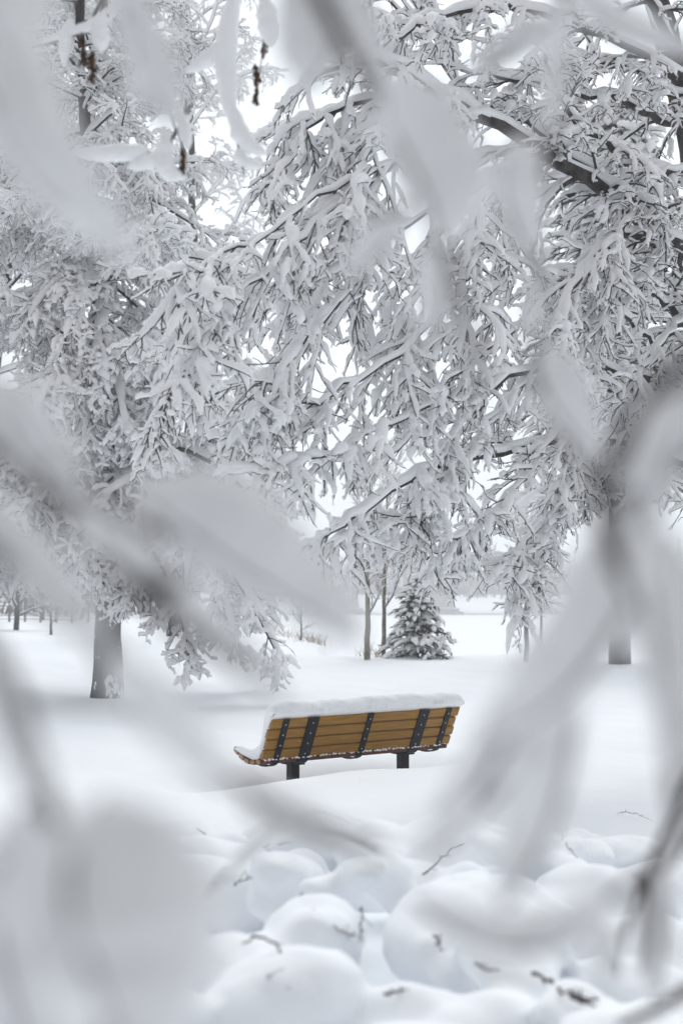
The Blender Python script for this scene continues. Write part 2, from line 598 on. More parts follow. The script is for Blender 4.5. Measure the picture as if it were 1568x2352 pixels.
# rime and crumbs of snow along the lower board
mb = MB()
for i in range(150):
    u = rng.uniform(0, 1.8)
    c = PB + BU * u + BN * (.02 + .006 * rng.random()) + BV * (.004 + .010 * rng.random() ** 2)
    r = rng.uniform(.003, .0075)
    P = np.array([[c - BU * r * 1.6, c - BU * r * .7, c + BU * r * .7, c + BU * r * 1.6]])
    tubes(mb, P, np.array([[.1 * r, r, r, .1 * r]]), 6)
tag(bench_local(mb, 'frost', M['cap_snow'], True), kind='stuff')


# ------------------------------------------------------------------ trees
def tree_parts(root, trunk, crown, snow, tm, cm, sm=None):
    if trunk is not None and trunk.n:
        trunk.build('trunk', tm, root)
    if crown.n:
        crown.build('crown', cm, root)
    if snow is not None and snow.n:
        snow.build('snow', sm or M['snow'], root)


def limb_batch(list_of_pts, K=18, jit=.02):
    P = np.stack([spline([at(*q) for q in pts], K) for pts in list_of_pts])
    n = rng.normal(size=P.shape) * jit
    n[:, 0] = 0
    return P + n


# --- the big tree on the right whose boughs hang over the bench
LIMBS = [  # photo column, row, metres ahead ... ; radius at root and tip
    ([(1690, 760, 11.2), (1520, 560, 10.4), (1400, 452, 9.9), (1240, 345, 9.4), (1100, 265, 9.0), (980, 200, 8.6), (850, 140, 8.2), (740, 170, 7.9)], .075, .014),
    ([(1110, 270, 9.0), (960, 235, 8.7), (840, 230, 8.5), (750, 262, 8.3), (700, 300, 8.2), (660, 380, 8.1)], .026, .007),
    ([(1600, 300, 10.8), (1490, 262, 10.4), (1390, 225, 10), (1220, 195, 9.4), (1060, 160, 9)], .040, .010),
    ([(1660, 640, 11.1), (1520, 548, 10.2), (1390, 560, 9.6), (1300, 690, 9.2), (1250, 820, 9.0)], .045, .010),
    ([(1680, 960, 11.1), (1450, 860, 10.1), (1210, 850, 9.2), (1090, 940, 8.8), (1010, 1060, 8.5)], .040, .009),
    ([(1690, 1110, 11.1), (1420, 1010, 10), (1120, 1045, 9), (970, 1090, 8.5), (840, 1170, 8.1), (740, 1235, 7.9)], .036, .007),
    ([(1240, 345, 9.4), (1140, 400, 9.0), (1085, 520, 8.7), (1065, 650, 8.5), (1080, 760, 8.4)], .026, .007),
    ([(1580, 180, 10.5), (1380, 80, 9.6), (1180, 20, 9), (1000, 40, 8.6), (880, 110, 8.4)], .034, .009),
    ([(1540, 90, 10.3), (1440, -60, 9.7), (1300, -160, 9.2), (1100, -140, 8.8)], .036, .010),
    ([(980, 200, 8.6), (860, 330, 8.2), (830, 440, 8.0), (800, 520, 7.9)], .013, .008),
    ([(1000, 330, 8.7), (800, 420, 8.0), (610, 540, 7.6), (480, 600, 7.4), (400, 690, 7.2)], .014, .007),
    ([(900, 380, 8.4), (720, 520, 7.8), (560, 680, 7.4), (460, 820, 7.2), (370, 950, 7.1)], .013, .006),
    ([(1060, 420, 8.9), (860, 600, 8.3), (720, 760, 7.9), (640, 860, 7.7), (590, 900, 7.6)], .014, .006),
    ([(1100, 620, 9.0), (930, 800, 8.4), (780, 900, 8.0), (640, 940, 7.8), (540, 968, 7.7)], .014, .006),
    ([(1180, 760, 9.1), (980, 930, 8.4), (800, 1020, 7.9), (610, 1085, 7.6)], .014, .006),
    ([(1250, 820, 9.3), (1120, 980, 8.9), (1030, 1110, 8.7), (940, 1190, 8.5), (890, 1230, 8.4)], .013, .006),
    ([(1330, 900, 9.6), (1220, 1080, 9.1), (1130, 1180, 8.9), (1050, 1240, 8.7), (985, 1290, 8.6)], .013, .006),
    ([(1420, 960, 9.8), (1310, 1130, 9.4), (1240, 1250, 9.2), (1225, 1320, 9.1), (1190, 1390, 9.0)], .012, .005),
    ([(1500, 800, 10.3), (1400, 700, 9.8), (1340, 820, 9.5), (1320, 980, 9.3), (1290, 1150, 9.2)], .016, .007),
    ([(1640, 1180, 10.9), (1480, 1080, 10.1), (1340, 1120, 9.5), (1230, 1220, 9.2), (1140, 1320, 9.0)], .014, .006),
    ([(1640, 480, 10.9), (1500, 380, 10.2), (1390, 330, 9.7), (1300, 240, 9.3), (1240, 120, 9)], .036, .010),
    ([(1640, 700, 10.9), (1540, 760, 10.2), (1470, 880, 9.8), (1440, 1000, 9.6)], .034, .009),
    ([(1650, 420, 11.0), (1560, 390, 10.3), (1480, 440, 9.8), (1430, 560, 9.5), (1420, 700, 9.4)], .030, .008),
    ([(1250, 350, 9.5), (1200, 460, 9.6), (1190, 560, 9.6), (1160, 700, 9.5), (1140, 830, 9.4)], .012, .006),
    ([(1080, 255, 9.4), (1000, 100, 9.4), (900, 10, 9.2), (820, -60, 9)], .013, .007),
    ([(1000, 520, 9.3), (960, 640, 9.0), (940, 790, 8.8), (930, 920, 8.7)], .011, .005),
    ([(880, 480, 8.9), (800, 560, 8.7), (740, 640, 8.6), (700, 720, 8.5)], .009, .005),
    ([(1660, 560, 11.0), (1560, 500, 10.4), (1440, 470, 10.0), (1330, 370, 9.7), (1210, 290, 9.5), (1120, 240, 9.3)], .034, .010),
    ([(1660, 860, 11.1), (1550, 720, 10.5), (1450, 645, 10.1), (1330, 640, 9.8), (1230, 690, 9.6)], .034, .009),
    ([(1650, 250, 10.9), (1540, 210, 10.5), (1430, 150, 10.2), (1320, 140, 10), (1200, 90, 9.8)], .034, .009),
    ([(1660, 1010, 11.2), (1560, 930, 10.7), (1450, 930, 10.3), (1350, 860, 10.1)], .028, .008),
]
TR_ROOT = at(1705, 1500, 11.4); TR_ROOT[2] = gz(TR_ROOT[0], TR_ROOT[1]) - .1
big = empty('snowy_tree', TR_ROOT, 'large dark-barked tree at the right whose long snow-laden boughs hang over the bench', 'tree', 'snow-laden deciduous trees')
trunk, crown, snow = MB(), MB(), MB()
TP = np.stack([spline([TR_ROOT, at(1695, 1250, 11.35), at(1680, 900, 11.2), at(1640, 600, 11), at(1590, 330, 10.8), at(1535, 110, 10.5), at(1480, -120, 10.2), at(1440, -420, 10)], 40)])
TRr = np.interp(np.linspace(0, 1, 40), [0, .06, .3, .6, 1], [.30, .21, .17, .125, .07])[None] * smooth_noise(1, 40, .06)
tubes(trunk, jitter(TP, .008), TRr, 14)
LP = limb_batch([l[0] for l in LIMBS], 22, .018)
LR = np.stack([np.linspace(l[1], l[2], 22) for l in LIMBS])
tubes(trunk, LP, LR, 9)
snow_on(snow, LP, LR, LR.mean(1) * 1.15 + .016, 9, .45, 1.0)
BIAS = np.tile(np.array([-.24, -.06, -.42]), (len(LIMBS), 1))
BIAS[[0, 2, 3, 7, 8, 18, 20, 21, 22, 24, 27, 28, 29, 30]] = (-.14, -.06, -.04)      # nearer the trunk the shoots spread instead of hanging
LS = np.ones(len(LIMBS)); LS[[15, 16, 19]] = .40; LS[17] = .24; LS[[11, 12, 13]] = .7; LS[[4, 5, 14, 18]] = .65; LS[[2, 4, 7, 8, 20, 21, 22]] *= .85
P1, R1 = children(LP, LR, 15, R(20), R(62), .50, 1.20, 14, .28, .42, .06, .5, BIAS[:, None], .5, .0058, lscale=LS)
P2, R2 = children(P1, R1, 7, R(20), R(55), .16, .50, 9, .18, .45, .10, .5, np.array([-.03, 0, -.12]), .6, .0045)
P3, R3 = children(P2, R2, 3, R(25), R(60), .05, .18, 5, .12, .40, .2, .5, np.array([0, 0, -.06]), .7, .0034)


def inner(P):
    """the sheltered inner crown carries less snow than the outer boughs"""
    return np.interp(P[:, 0, 0] - .06 * (P[:, 0, 1] - 8), [.6, 2.4], [1.0, .78])


tubes(crown, P1, R1 * 1.12, 6); tubes(crown, P2, R2 * 1.12, 5); tubes(crown, P3, R3 * 1.1, 4)
snow_on(snow, P1, R1, rng.uniform(.022, .050, len(P1)) * inner(P1), 8, .6, 1.1)
snow_on(snow, P2, R2, rng.uniform(.011, .037, len(P2)) * inner(P2), 7, .65, 1.1, .9)
snow_on(snow, P3, R3, rng.uniform(.007, .021, len(P3)) * inner(P3), 6, .65, 1.1, .72)
tree_parts(big, trunk, crown, snow, M['bark'], M['twig'])


# --- snow-laden deciduous tree grown from a trunk line
def snowy_tree(label, base, tpts, r0, r1, nl, llen, lvl, thick, twigmat, hrange=(.2, 1.0), drp=.35, seedlim=None, cover=(.95, .9, .75), n1=12, n2=7, n3=4, up0=.35, name='snowy_tree', low_droop=False, extra=(), hpow=1.0):
    root = empty(name, base, label, 'tree', 'snow-laden deciduous trees')
    trunk, crown, snow = MB(), MB(), MB()
    K = 36

    def wind(P):
        """the wind keeps the top of the crown barer"""
        return np.interp(P[:, 0, 2], [5.0, 8.5], [1.0, .62])

    T = spline([base + np.array([0, 0, -.15])] + tpts, K)[None]
    Rt = (np.interp(np.linspace(0, 1, K), [0, .04, .10, .2, 1], [r0 * 1.5, r0 * 1.25, r0 * 1.08, r0 * .98, r1]))[None] * smooth_noise(1, K, .025)
    tubes(trunk, jitter(T, .012), Rt, 14)
    h = hrange[0] + (hrange[1] - hrange[0]) * np.linspace(0, 1, nl) ** hpow + rng.normal(size=nl) * .01
    h = np.clip(h, .02, .995) * (K - 1)
    i = np.clip(h.astype(int), 0, K - 2); f = (h - i)[:, None]
    S0 = T[0, i] * (1 - f) + T[0, i + 1] * f
    az = np.arange(nl) * 2.4 + rng.normal(size=nl) * .3
    d = np.stack([np.cos(az), np.sin(az), np.full(nl, up0) + rng.normal(size=nl) * .2], -1)
    L = rng.uniform(*llen, nl) * np.interp(np.linspace(0, 1, nl), [0, .25, .7, 1], [.8, 1, .9, .45])
    if low_droop:                                    # nothing hangs in front of the trunk's foot
        lo = (np.arange(nl) < nl * .06) & (d[:, 1] < -.2)
        d[lo, 1] *= -.4
        d[lo, 0] = np.abs(d[lo, 0]) + .6
    P0 = grow(S0, d, L, 14, drp * np.interp(np.linspace(0, 1, nl), [0, .25, 1], [2.1, 1, .6]), .3)
    R0 = np.linspace(1, .25, 14)[None] * (rng.uniform(.25, .42, nl) * np.interp(h / (K - 1), [0, 1], [r0 * .6, max(r1, .05)]))[:, None]
    if len(extra):
        Pe = np.stack([spline([at(*q) for q in pts], 14) for pts in extra])
        P0 = np.concatenate([P0, Pe]); R0 = np.concatenate([R0, np.linspace(.055, .012, 14)[None].repeat(len(extra), 0)])
    tubes(trunk, P0, R0, 8)
    snow_on(snow, P0, R0, R0.mean(1) * .6 + thick * 1.1, 8, .45)
    P1, R1 = children(P0, R0, n1, R(30), R(70), lvl[0] * .5, lvl[0], 8, drp, .35, .12, .5, np.array([0, 0, -.1]), .5, .006)
    P2, R2 = children(P1, R1, n2, R(30), R(65), lvl[1] * .5, lvl[1], 6, .25, .35, .1, .6, None, .6, .0045)
    tubes(crown, P1, R1, 5); tubes(crown, P2, R2, 4)
    snow_on(snow, P1, R1, rng.uniform(.6, 1.3, len(P1)) * thick * wind(P1), 7, .55, 1.05, cover[0])
    snow_on(snow, P2, R2, rng.uniform(.40, 1.2, len(P2)) * thick * wind(P2), 6, .6, 1.05, cover[1])
    if n3:
        P3, R3 = children(P2, R2, n3, R(30), R(70), lvl[2] * .5, lvl[2], 4, .1, .35, .15, .5, None, .7, .0035)
        tubes(crown, P3, R3, 3)
        snow_on(snow, P3, R3, rng.uniform(.3, .85, len(P3)) * thick * wind(P3), 5, .6, 1.05, cover[2])
    tree_parts(root, trunk, crown, snow, M['trunk'], twigmat)
    return root


b = on_ground(250, 18.0)
SKIRT = [[(248, 1150, 18), (380, 1180, 17.3), (520, 1300, 16.8), (600, 1430, 16.6), (648, 1525, 16.5)], [(248, 1180, 18), (330, 1230, 17.4), (400, 1370, 17), (442, 1535, 16.9)],
         [(246, 1120, 18), (420, 1180, 17.2), (500, 1350, 16.8), (545, 1500, 16.7)], [(244, 1000, 18), (450, 1040, 17.2), (600, 1160, 16.8), (690, 1260, 16.6), (735, 1300, 16.6)],
         [(246, 1040, 18), (120, 1080, 17.4), (20, 1180, 17), (-60, 1330, 16.9)], [(246, 1100, 18), (160, 1150, 17.2), (110, 1220, 17), (80, 1300, 16.8)],
         [(242, 900, 18), (420, 900, 17.2), (580, 980, 16.7), (700, 1120, 16.5)], [(246, 1090, 18), (340, 1150, 18.6), (480, 1260, 19), (580, 1400, 19.2)],
         [(238, 700, 18), (232, 760, 17), (205, 890, 16.4)], [(238, 800, 18), (262, 860, 17), (285, 990, 16.4)], [(246, 1120, 18), (270, 1180, 17.3), (300, 1280, 16.9), (290, 1370, 16.8)], [(246, 1060, 18), (230, 1150, 17.2), (200, 1260, 16.9), (192, 1330, 16.8)], [(230, 620, 18.1), (200, 660, 17), (150, 780, 16.4)], [(242, 880, 18), (212, 910, 17.2), (190, 1030, 16.5)]]
snowy_tree('broad snow-smothered tree on a thick grey trunk left of the bench', b,
           [at(248, 1300, 18), at(240, 1000, 18), at(226, 640, 18.1), at(205, 400, 18.2), at(185, 120, 18.3), at(180, -260, 18.4)],
           .165, .05, 86, (2.0, 3.3), (1.05, .55, .26), .058, M['twig'], (.24, .99), .30, n1=11, n2=7, n3=3, low_droop=True, extra=SKIRT, hpow=1.45)
b = on_ground(-70, 22.0)
snowy_tree('tall thin-trunked snowy tree at the left edge, behind the broad grey-trunked tree', b,
           [at(-60, 1200, 22), at(-20, 900, 22), at(20, 560, 22), at(10, 440, 22), at(60, 200, 22), at(90, -300, 22)],
           .13, .05, 36, (1.8, 3.0), (1.1, .55, .25), .056, M['greytwig'], (.35, .99), .12, n1=9, n2=6, n3=3, up0=.7)
b = on_ground(400, 40.0)
snowy_tree('slender finely twigged snowy tree farther behind the broad grey-trunked tree', b,
           [at(410, 1200, 40), at(450, 800, 40), at(440, 400, 40), at(430, 0, 40), at(420, -300, 40)],
           .16, .05, 34, (2.6, 4.6), (1.7, .8, .4), .085, M['greytwig'], (.40, .99), .08, n1=9, n2=5, n3=3, up0=.8)


# --- bare young trees
def bare_tree(name, label, base, height, lean, r0, nb, blen, m, group=None, hr=(.3, .97), up=1.2, frost=.0, lv=(8, 6), lean2=0, rmin=.004, t0=.1):
    root = empty(name, base, label, 'tree', group)
    trunk, crown, snow = MB(), MB(), MB()
    K = 20
    T = spline([base + np.array([0, 0, -.3]), base + np.array([lean * .2, 0, height * .3]), base + np.array([lean * .6, lean2, height * .65]), base + np.array([lean, lean2, height])], K)[None]
    Rt = (r0 * np.linspace(1.1, .18, K))[None]
    tubes(trunk, jitter(T, .006), Rt, 10)
    h = np.clip(np.linspace(hr[0], hr[1], nb), 0, .98) * (K - 1)
    i = h.astype(int); f = (h - i)[:, None]
    S0 = T[0, i] * (1 - f) + T[0, i + 1] * f
    az = np.arange(nb) * 2.4 + rng.normal(size=nb) * .4
    d = np.stack([np.cos(az), np.sin(az), np.full(nb, up) + rng.normal(size=nb) * .25], -1)
    L = rng.uniform(.6, 1.1, nb) * blen * np.interp(np.linspace(0, 1, nb), [0, .3, 1], [1, 1, .35])
    P0 = grow(S0, d, L, 9, -.12, .22)
    R0 = np.linspace(1, .3, 9)[None] * np.maximum(Rt[0, i] * .5, rmin * 1.6)[:, None]
    P1, R1 = children(P0, R0, lv[0], R(20), R(45), blen * .2, blen * .5, 6, -.1, .25, t0, .2, None, .5, rmin)
    P2, R2 = children(P1, R1, lv[1], R(20), R(45), blen * .08, blen * .22, 4, -.05, .25, .1, .2, None, .7, rmin * .75)
    tubes(trunk, P0, R0, 6); tubes(crown, P1, R1, 4); tubes(crown, P2, R2, 3)
    if frost:
        snow_on(snow, P0, R0, np.full(len(P0), frost * 1.3), 5, .4, .9, 1)
        snow_on(snow, P1, R1, np.full(len(P1), frost), 5, .5, .9, .8)
        snow_on(snow, P2, R2, np.full(len(P2), frost * .7), 4, .5, .9, .6)
    tree_parts(root, trunk, crown, snow, m, M['greytwig'])
    return root


YG = 'young bare trees along the river bank'
bare_tree('young_tree', 'young bare tree with pale trunk just left of the small spruce', on_ground(842, 25.2), 3.9, .06, .060, 15, 1.35, M['youngbark'], YG, (.26, .97), 1.5, .014)
bare_tree('young_tree', 'thinner bare young tree rising directly behind the left flank of the small spruce', on_ground(880, 26.2), 4.1, .10, .048, 16, 1.3, M['youngbark'], YG, (.28, .97), 1.5, .014)
bare_tree('young_tree', 'straight dark-stemmed young tree on the bank right of the small spruce', on_ground(1207, 25.0), 3.2, .0, .050, 18, 1.05, M['bark'], YG, (.42, .97), .8, .012)
bare_tree('young_tree', 'faint slim sapling just right of the straight dark-stemmed young tree', on_ground(1240, 26.3), 3.2, .06, .030, 14, 1.0, M['greytwig'], YG, (.3, .97), 1.3, .012)
bare_tree('young_tree', 'small lone sapling at the top of the snowy bank, among dry weeds', on_ground(692, 36.0), 1.5, .0, .030, 10, .6, M['bark'], YG, (.25, .95), 1.0, .0)
bare_tree('bare_tree', 'distant bare tree with fine upright twigs in the gap between the crowns', on_ground(572, 52.0), 9.8, .0, .16, 34, 3.2, M['bark'], None, (.35, .98), 1.5, .0, (10, 8), 0, .012)
bare_tree('bare_tree', 'small dark-stemmed tree standing alone in the snow by the far fence', on_ground(120, 42.0), 1.5, .0, .05, 9, .8, M['bark'], None, (.3, .95), .6, .015)
for k, (xx, dd, hh, lab) in enumerate([(40, 46, 3.4, 'dusky frosted tree with drooping twigs in front of the far fence'),
                                       (-60, 56, 5.5, 'dim bare tree at the left edge behind the far fence'),
                                       (100, 66, 4.6, 'dim bare tree behind the lone dark-stemmed tree and the far fence'),
                                       (190, 70, 5.2, 'dim bare tree behind the far fence, left of the thick grey trunk'),
                                       (330, 74, 4.8, 'dim bare tree behind the far fence, right of the thick grey trunk')]):
    bare_tree('bare_tree', lab, on_ground(xx, dd), hh, .2, .10, 22, hh * .5, M['bark'], 'dim trees by the far fence', (.2, .97), .5, .03, (9, 6), 0, .012)


# --- conifers
def conifer(name, label, base, H, W, whorls, per, twigs, snowc, thick, group=None, trunk_r=.05, low=.0, bare=.0, needle_r=.012, seg=.16, power=.8):
    root = empty(name, base, label, 'tree', group)
    trunk, crown, snow = MB(), MB(), MB()
    T = np.stack([base + np.array([0, 0, z]) for z in np.linspace(-.3, H, 14)])[None]
    tubes(trunk, T, (trunk_r * np.linspace(1.1, .12, 14))[None], 9)
    S0, D0, L0 = [], [], []
    for k in range(whorls):
        t = k / (whorls - 1)
        z = H * (low + bare + (1 - low - bare) * t) - .02
        ln = W * (1 - t) ** power + .05 * W
        for j in range(per):
            a = j / per * 2 * math.pi + k * 1.1 + rng.normal() * .15
            S0.append(base + np.array([0, 0, z + rng.normal() * H / whorls * .3]))
            D0.append([math.cos(a), math.sin(a), .15 + .75 * t])
            L0.append(ln * rng.uniform(.8, 1.12))
    P0 = grow(np.array(S0), np.array(D0), np.array(L0), 9, .30, .15)
    R0 = np.linspace(1, .4, 9)[None] * (np.array(L0) * .012 + .003)[:, None]
    tubes(crown, P0, R0 * 1.0, 4, 1)
    P1, R1 = children(P0, R0, twigs, R(30), R(60), seg * .6, seg * 1.5, 5, .25, .2, .08, .8, None, .6, needle_r * .5, taper=.35)
    nr_ = needle_r * np.array([.6, 1, .9, .65, .15])[None] * smooth_noise(len(P1), 5, .3)
    P1n = np.concatenate([P1, P0[:, ::2]]); nr1 = np.concatenate([nr_, np.tile(needle_r * np.array([[.6, 1, 1, .8, .2]]), (len(P0), 1))])
    tubes(crown, P1n, nr1 * .45, 4)
    # needles: short spikes along every twig
    P2, R2 = children(P1n, nr1, 12, R(45), R(70), needle_r * 1.7, needle_r * 3.2, 3, .0, .1, .0, .1, None, .2, needle_r * .10, taper=.2)
    tubes(crown, P2, R2, 3)
    snow_on(snow, P1n, nr1 * .6, rng.uniform(.6, 1.4, len(P1n)) * thick, 6, .6, 1.15, snowc)
    snow_on(snow, P0, R0, rng.uniform(.7, 1.3, len(P0)) * thick * 1.2, 6, .6, 1.1, snowc)
    trunk.build('trunk', M['bark'], root)
    crown.build('crown', [M['needle'], M['bark']], root)
    snow.build('snow', M['snow'], root)
    return root


conifer('spruce', 'small snow-dusted green spruce on the bank behind the bench', on_ground(958, 26.0) + np.array([0, 0, -.06]), 1.55, .88, 12, 10, 11, .24, .044, None, .035, .0, .02, .020, .19, .85)
conifer('evergreen_tree', 'tall dark evergreen on a bare trunk behind the right-hand boughs', on_ground(1420, 24.0), 10.5, 2.2, 22, 8, 16, .55, .07, None, .20, .0, .33, .028, .50, .55)


# ------------------------------------------------------------------ near branches, out of focus, that frame the view
NG = 'near snow-coated branches framing the view'


def clump_mesh(p, width, thick, tip=.25, root=.35):
    """an elongated snow-covered leaf; p is a list of photo points with depth"""
    K, n = 20, 14
    P = spline([at(*q) for q in p], K)[None]
    L = np.linalg.norm(np.diff(P[0], axis=0), axis=1).sum()
    t = np.linspace(0, 1, K)
    pr = np.clip(np.sin(math.pi * np.clip(t, 0, 1) ** .85), 0, 1) ** .62
    pr = np.maximum(pr, np.where(t < .5, root * (t > 0), tip * (t < 1)))
    pr[0] = .02; pr[-1] = .02
    D = np.mean([q[2] for q in p])
    wv = width / 2 / 2940 * D * pr * smooth_noise(1, K, .12)[0]
    view = norm(P[0] - np.array([0, 0, CAM_Z]))
    T = norm(np.gradient(P[0], axis=0))
    S = norm(np.cross(T, view)); Vn = np.cross(S, T)
    ang = np.arange(n) / n * 2 * math.pi
    mbx = MB()
    for lobe in range(4):
        if lobe == 0:
            Pc, wl, Sx, Vx = P[0], wv, S, Vn
        else:                                            # smaller lumps riding on the main one
            a_, b_ = sorted(rng.integers(2, K - 1, 2)); b_ = max(b_, a_ + 5); b_ = min(b_, K - 1); a_ = min(a_, b_ - 4)
            off = (rng.uniform(-.55, .55) * S + rng.uniform(-.3, .3) * Vn) * wv[:, None]
            Pc = resample((P[0] + off)[None, a_:b_ + 1], K)[0]
            wl = resample(wv[None, a_:b_ + 1, None], K)[0, :, 0] * rng.uniform(.45, .75) * np.clip(np.sin(math.pi * t), .03, 1) ** .5
            Sx, Vx = S, Vn
        lum = smooth_noise(1, K * n, .12, 2).reshape(K, n, 1)
        Vt = Pc[:, None] + (Sx[:, None] * (wl[:, None] * np.cos(ang))[..., None] + Vx[:, None] * (wl[:, None] * thick * np.sin(ang))[..., None]) * lum
        mbx.add(Vt, ring_faces(1, K, n))
    return mbx


def near_branch(label, stems, clumps, seeds=(), stem_mat='stem', base=None, mname='near_snow'):
    st0 = stems[0][0]
    root = empty('snowy_branch', at(*st0[0]), label, 'branch', NG)
    for pts, ra, rb in stems:
        mbx = MB()
        P = spline([at(*q) for q in pts], 24)[None]
        rr = np.linspace(ra, rb, 24)[None] * smooth_noise(1, 24, .15)
        tubes(mbx, P, rr, 8)
        mbx.build('stem', M[stem_mat], root)
    for c in clumps:                                   # the twig that carries each clump, along its lower edge
        D_ = np.mean([q[2] for q in c[0]])
        cl = clump_mesh(c[0], c[1], c[2] if len(c) > 2 else .7).build('snow_clump', M[mname], root)
        if D_ > 2:
            continue
        P = spline([at(*q) for q in c[0]], 16)
        T = norm(np.gradient(P, axis=0)); vw = norm(P - np.array([0, 0, CAM_Z]))
        S = norm(np.cross(T, vw)); S *= np.where(S[:, 2:3].mean() > 0, -1, 1)
        t = np.linspace(0, 1, 16)[:, None]
        hw_ = c[1] / 2 / 2940 * D_
        P = P + S * hw_ * .62 * np.sin(math.pi * t) ** .7 - vw * hw_ * .45 * np.sin(math.pi * t) ** .7
        mbx = MB()
        tubes(mbx, P[None], np.linspace(.0014, .0008, 16)[None] * min(D_ / .7, 1.1) * smooth_noise(1, 16, .25), 7)
        mbx.build('twig', M[stem_mat], cl)
    for (x, y, D, ln) in seeds:
        mbs = MB()
        P0 = np.stack([spline([at(x, y - ln * .5, D), at(x + 4, y, D), at(x + 2, y + ln * .5, D)], 6)])
        R0 = np.full((1, 6), .0025)
        P1, R1 = children(P0, R0, 42, R(20), R(80), .014, .036, 4, .6, .3, .0, .2, None, 1.0, .0022, taper=.1)
        tubes(mbs, P0, R0, 5); tubes(mbs, P1, np.linspace(.6, 1, 4)[None] * np.array([[.0015, .0046, .0062, .0010]]).repeat(len(P1), 0), 5)
        mbs.build('seed_cluster', M['seed'], root)
    return root


d1, d2, d3 = .55, .70, .95
near_branch('blurred snowy branch sweeping down from the upper left corner to a broad pointed clump',
            [([(-160, -260, d1), (-40, 20, d1), (60, 260, d1), (180, 430, d1), (300, 580, d1 + .02)], .0035, .002),
             ([(120, -200, .62), (60, 60, .62), (0, 250, .6)], .003, .002)],
            [([(-30, -60, d1), (20, 180, d1), (110, 380, d1), (320, 610, d1 + .02)], 230, .6), ([(150, -160, .62), (70, 20, .62), (-20, 160, .6)], 110)])
near_branch('blurred snowy twig hanging from the top edge, with one long narrow drooping clump',
            [([(240, -220, d2), (300, 20, d2), (370, 200, d2), (400, 300, d2)], .003, .0015)],
            [([(262, -90, d2), (315, 60, d2), (372, 200, d2), (395, 300, d2)], 125, .6), ([(330, 40, .78), (320, 180, .78), (310, 250, .78)], 60, .6)])
near_branch('blurred snowy branch slanting from the top centre past two wide hanging clumps',
            [([(620, -260, d2), (760, 40, d2), (860, 230, d2), (960, 420, d2), (1040, 620, d2), (1095, 800, d2), (1100, 920, d2)], .0042, .002),
             ([(860, 500, .85), (930, 470, .8), (980, 440, d2)], .002, .0015)],
            [([(770, -140, d2 + .02), (725, 0, d2 + .02), (715, 110, d2 + .02), (690, 215, d2 + .02)], 190, .55),
             ([(860, 190, d2), (960, 290, d2), (1030, 430, d2), (1015, 570, d2)], 225, .5),
             ([(940, 470, .85), (860, 560, .85), (785, 650, .85)], 85, .6),
             ([(980, 560, .8), (1000, 690, .8), (980, 780, .8)], 90, .6),
             ([(700, -160, .66), (840, 60, .66), (880, 240, .66)], 75, .6)])
near_branch('blurred snowy twig falling straight down right of centre, pale pointed clumps along it',
            [([(1260, -260, .8), (1285, 60, .8), (1262, 330, .8), (1232, 560, .8), (1218, 780, .8), (1245, 930, .8), (1330, 1060, .82), (1372, 1150, .82)], .0032, .002),
             ([(1285, 30, .8), (1200, 90, .85), (1080, 165, .9)], .002, .001)],
            [([(1195, 310, .8), (1192, 440, .8), (1225, 610, .8)], 125, .55), ([(1240, 800, .8), (1290, 900, .8), (1385, 1075, .8)], 130, .55),
             ([(1290, 40, .85), (1180, 100, .88), (1060, 175, .9)], 85, .6), ([(1285, -120, .8), (1275, 150, .8), (1255, 340, .8)], 62, .7),
             ([(1245, 560, .8), (1225, 700, .8), (1220, 830, .8)], 40, .7)])
near_branch('blurred snowy twig crossing the upper right corner with a long flat clump',
            [([(1240, -140, .75), (1340, 0, .75), (1460, 70, .75), (1620, 130, .75)], .003, .002)],
            [([(1270, -60, .75), (1380, 25, .75), (1500, 85, .75), (1620, 125, .75)], 95, .6)])
near_branch('blurred branch at the right edge with a dark knot, large snow clumps fanning below',
            [([(1660, 720, .62), (1540, 860, .62), (1430, 1020, .62), (1370, 1150, .62), (1420, 1300, .62), (1500, 1500, .62), (1560, 1900, .62)], .0055, .003),
             ([(1620, 1000, .62), (1500, 1095, .62), (1410, 1160, .62)], .0050, .0048),
             ([(1400, 1280, .64), (1300, 1480, .66), (1180, 1680, .68), (1090, 1830, .7)], .003, .002)],
            [([(1490, 1150, .62), (1405, 1330, .64), (1270, 1540, .66), (1085, 1725, .68)], 205, .5),
             ([(1340, 1430, .70), (1240, 1620, .72), (1100, 1800, .74), (960, 1985, .76)], 165, .5),
             ([(1310, 1560, .66), (1260, 1750, .68), (1210, 1920, .7), (1150, 2090, .7)], 150, .5),
             ([(1480, 1180, .60), (1545, 1400, .6), (1575, 1620, .6), (1570, 1800, .6)], 180, .5),
             ([(1590, 880, .62), (1500, 1040, .62), (1470, 1220, .62)], 150, .5),
             ([(1450, 1170, .7), (1422, 1300, .7), (1420, 1500, .7)], 150, .5)])
near_branch('blurred snowy branch reaching in from the left to a broad clump above the bench',
            [([(-160, 780, d1), (40, 960, d1), (160, 1110, d1), (400, 1250, .6), (640, 1370, .62), (830, 1480, .62)], .0040, .002)],
            [([(300, 1125, .60), (480, 1190, .60), (640, 1300, .61), (835, 1475, .62)], 235, .5),
             ([(-60, 860, d1), (40, 960, d1), (110, 1060, d1), (190, 1140, d1)], 170, .5)])
near_branch('blurred branch with a dark knot whose slim snow clump ends above the bench',
            [([(-160, 940, d1), (40, 1080, d1), (150, 1190, d1), (325, 1370, d1), (480, 1490, .58), (650, 1600, .6)], .0040, .0018),
             ([(325, 1370, d1), (380, 1345, d1), (430, 1330, d1)], .0062, .002)],
            [([(130, 1140, d1), (290, 1275, d1), (470, 1425, .58), (660, 1605, .6)], 115, .5),
             ([(-120, 1090, .5), (20, 1230, .5), (150, 1380, .5), (260, 1490, .5)], 120, .5)])
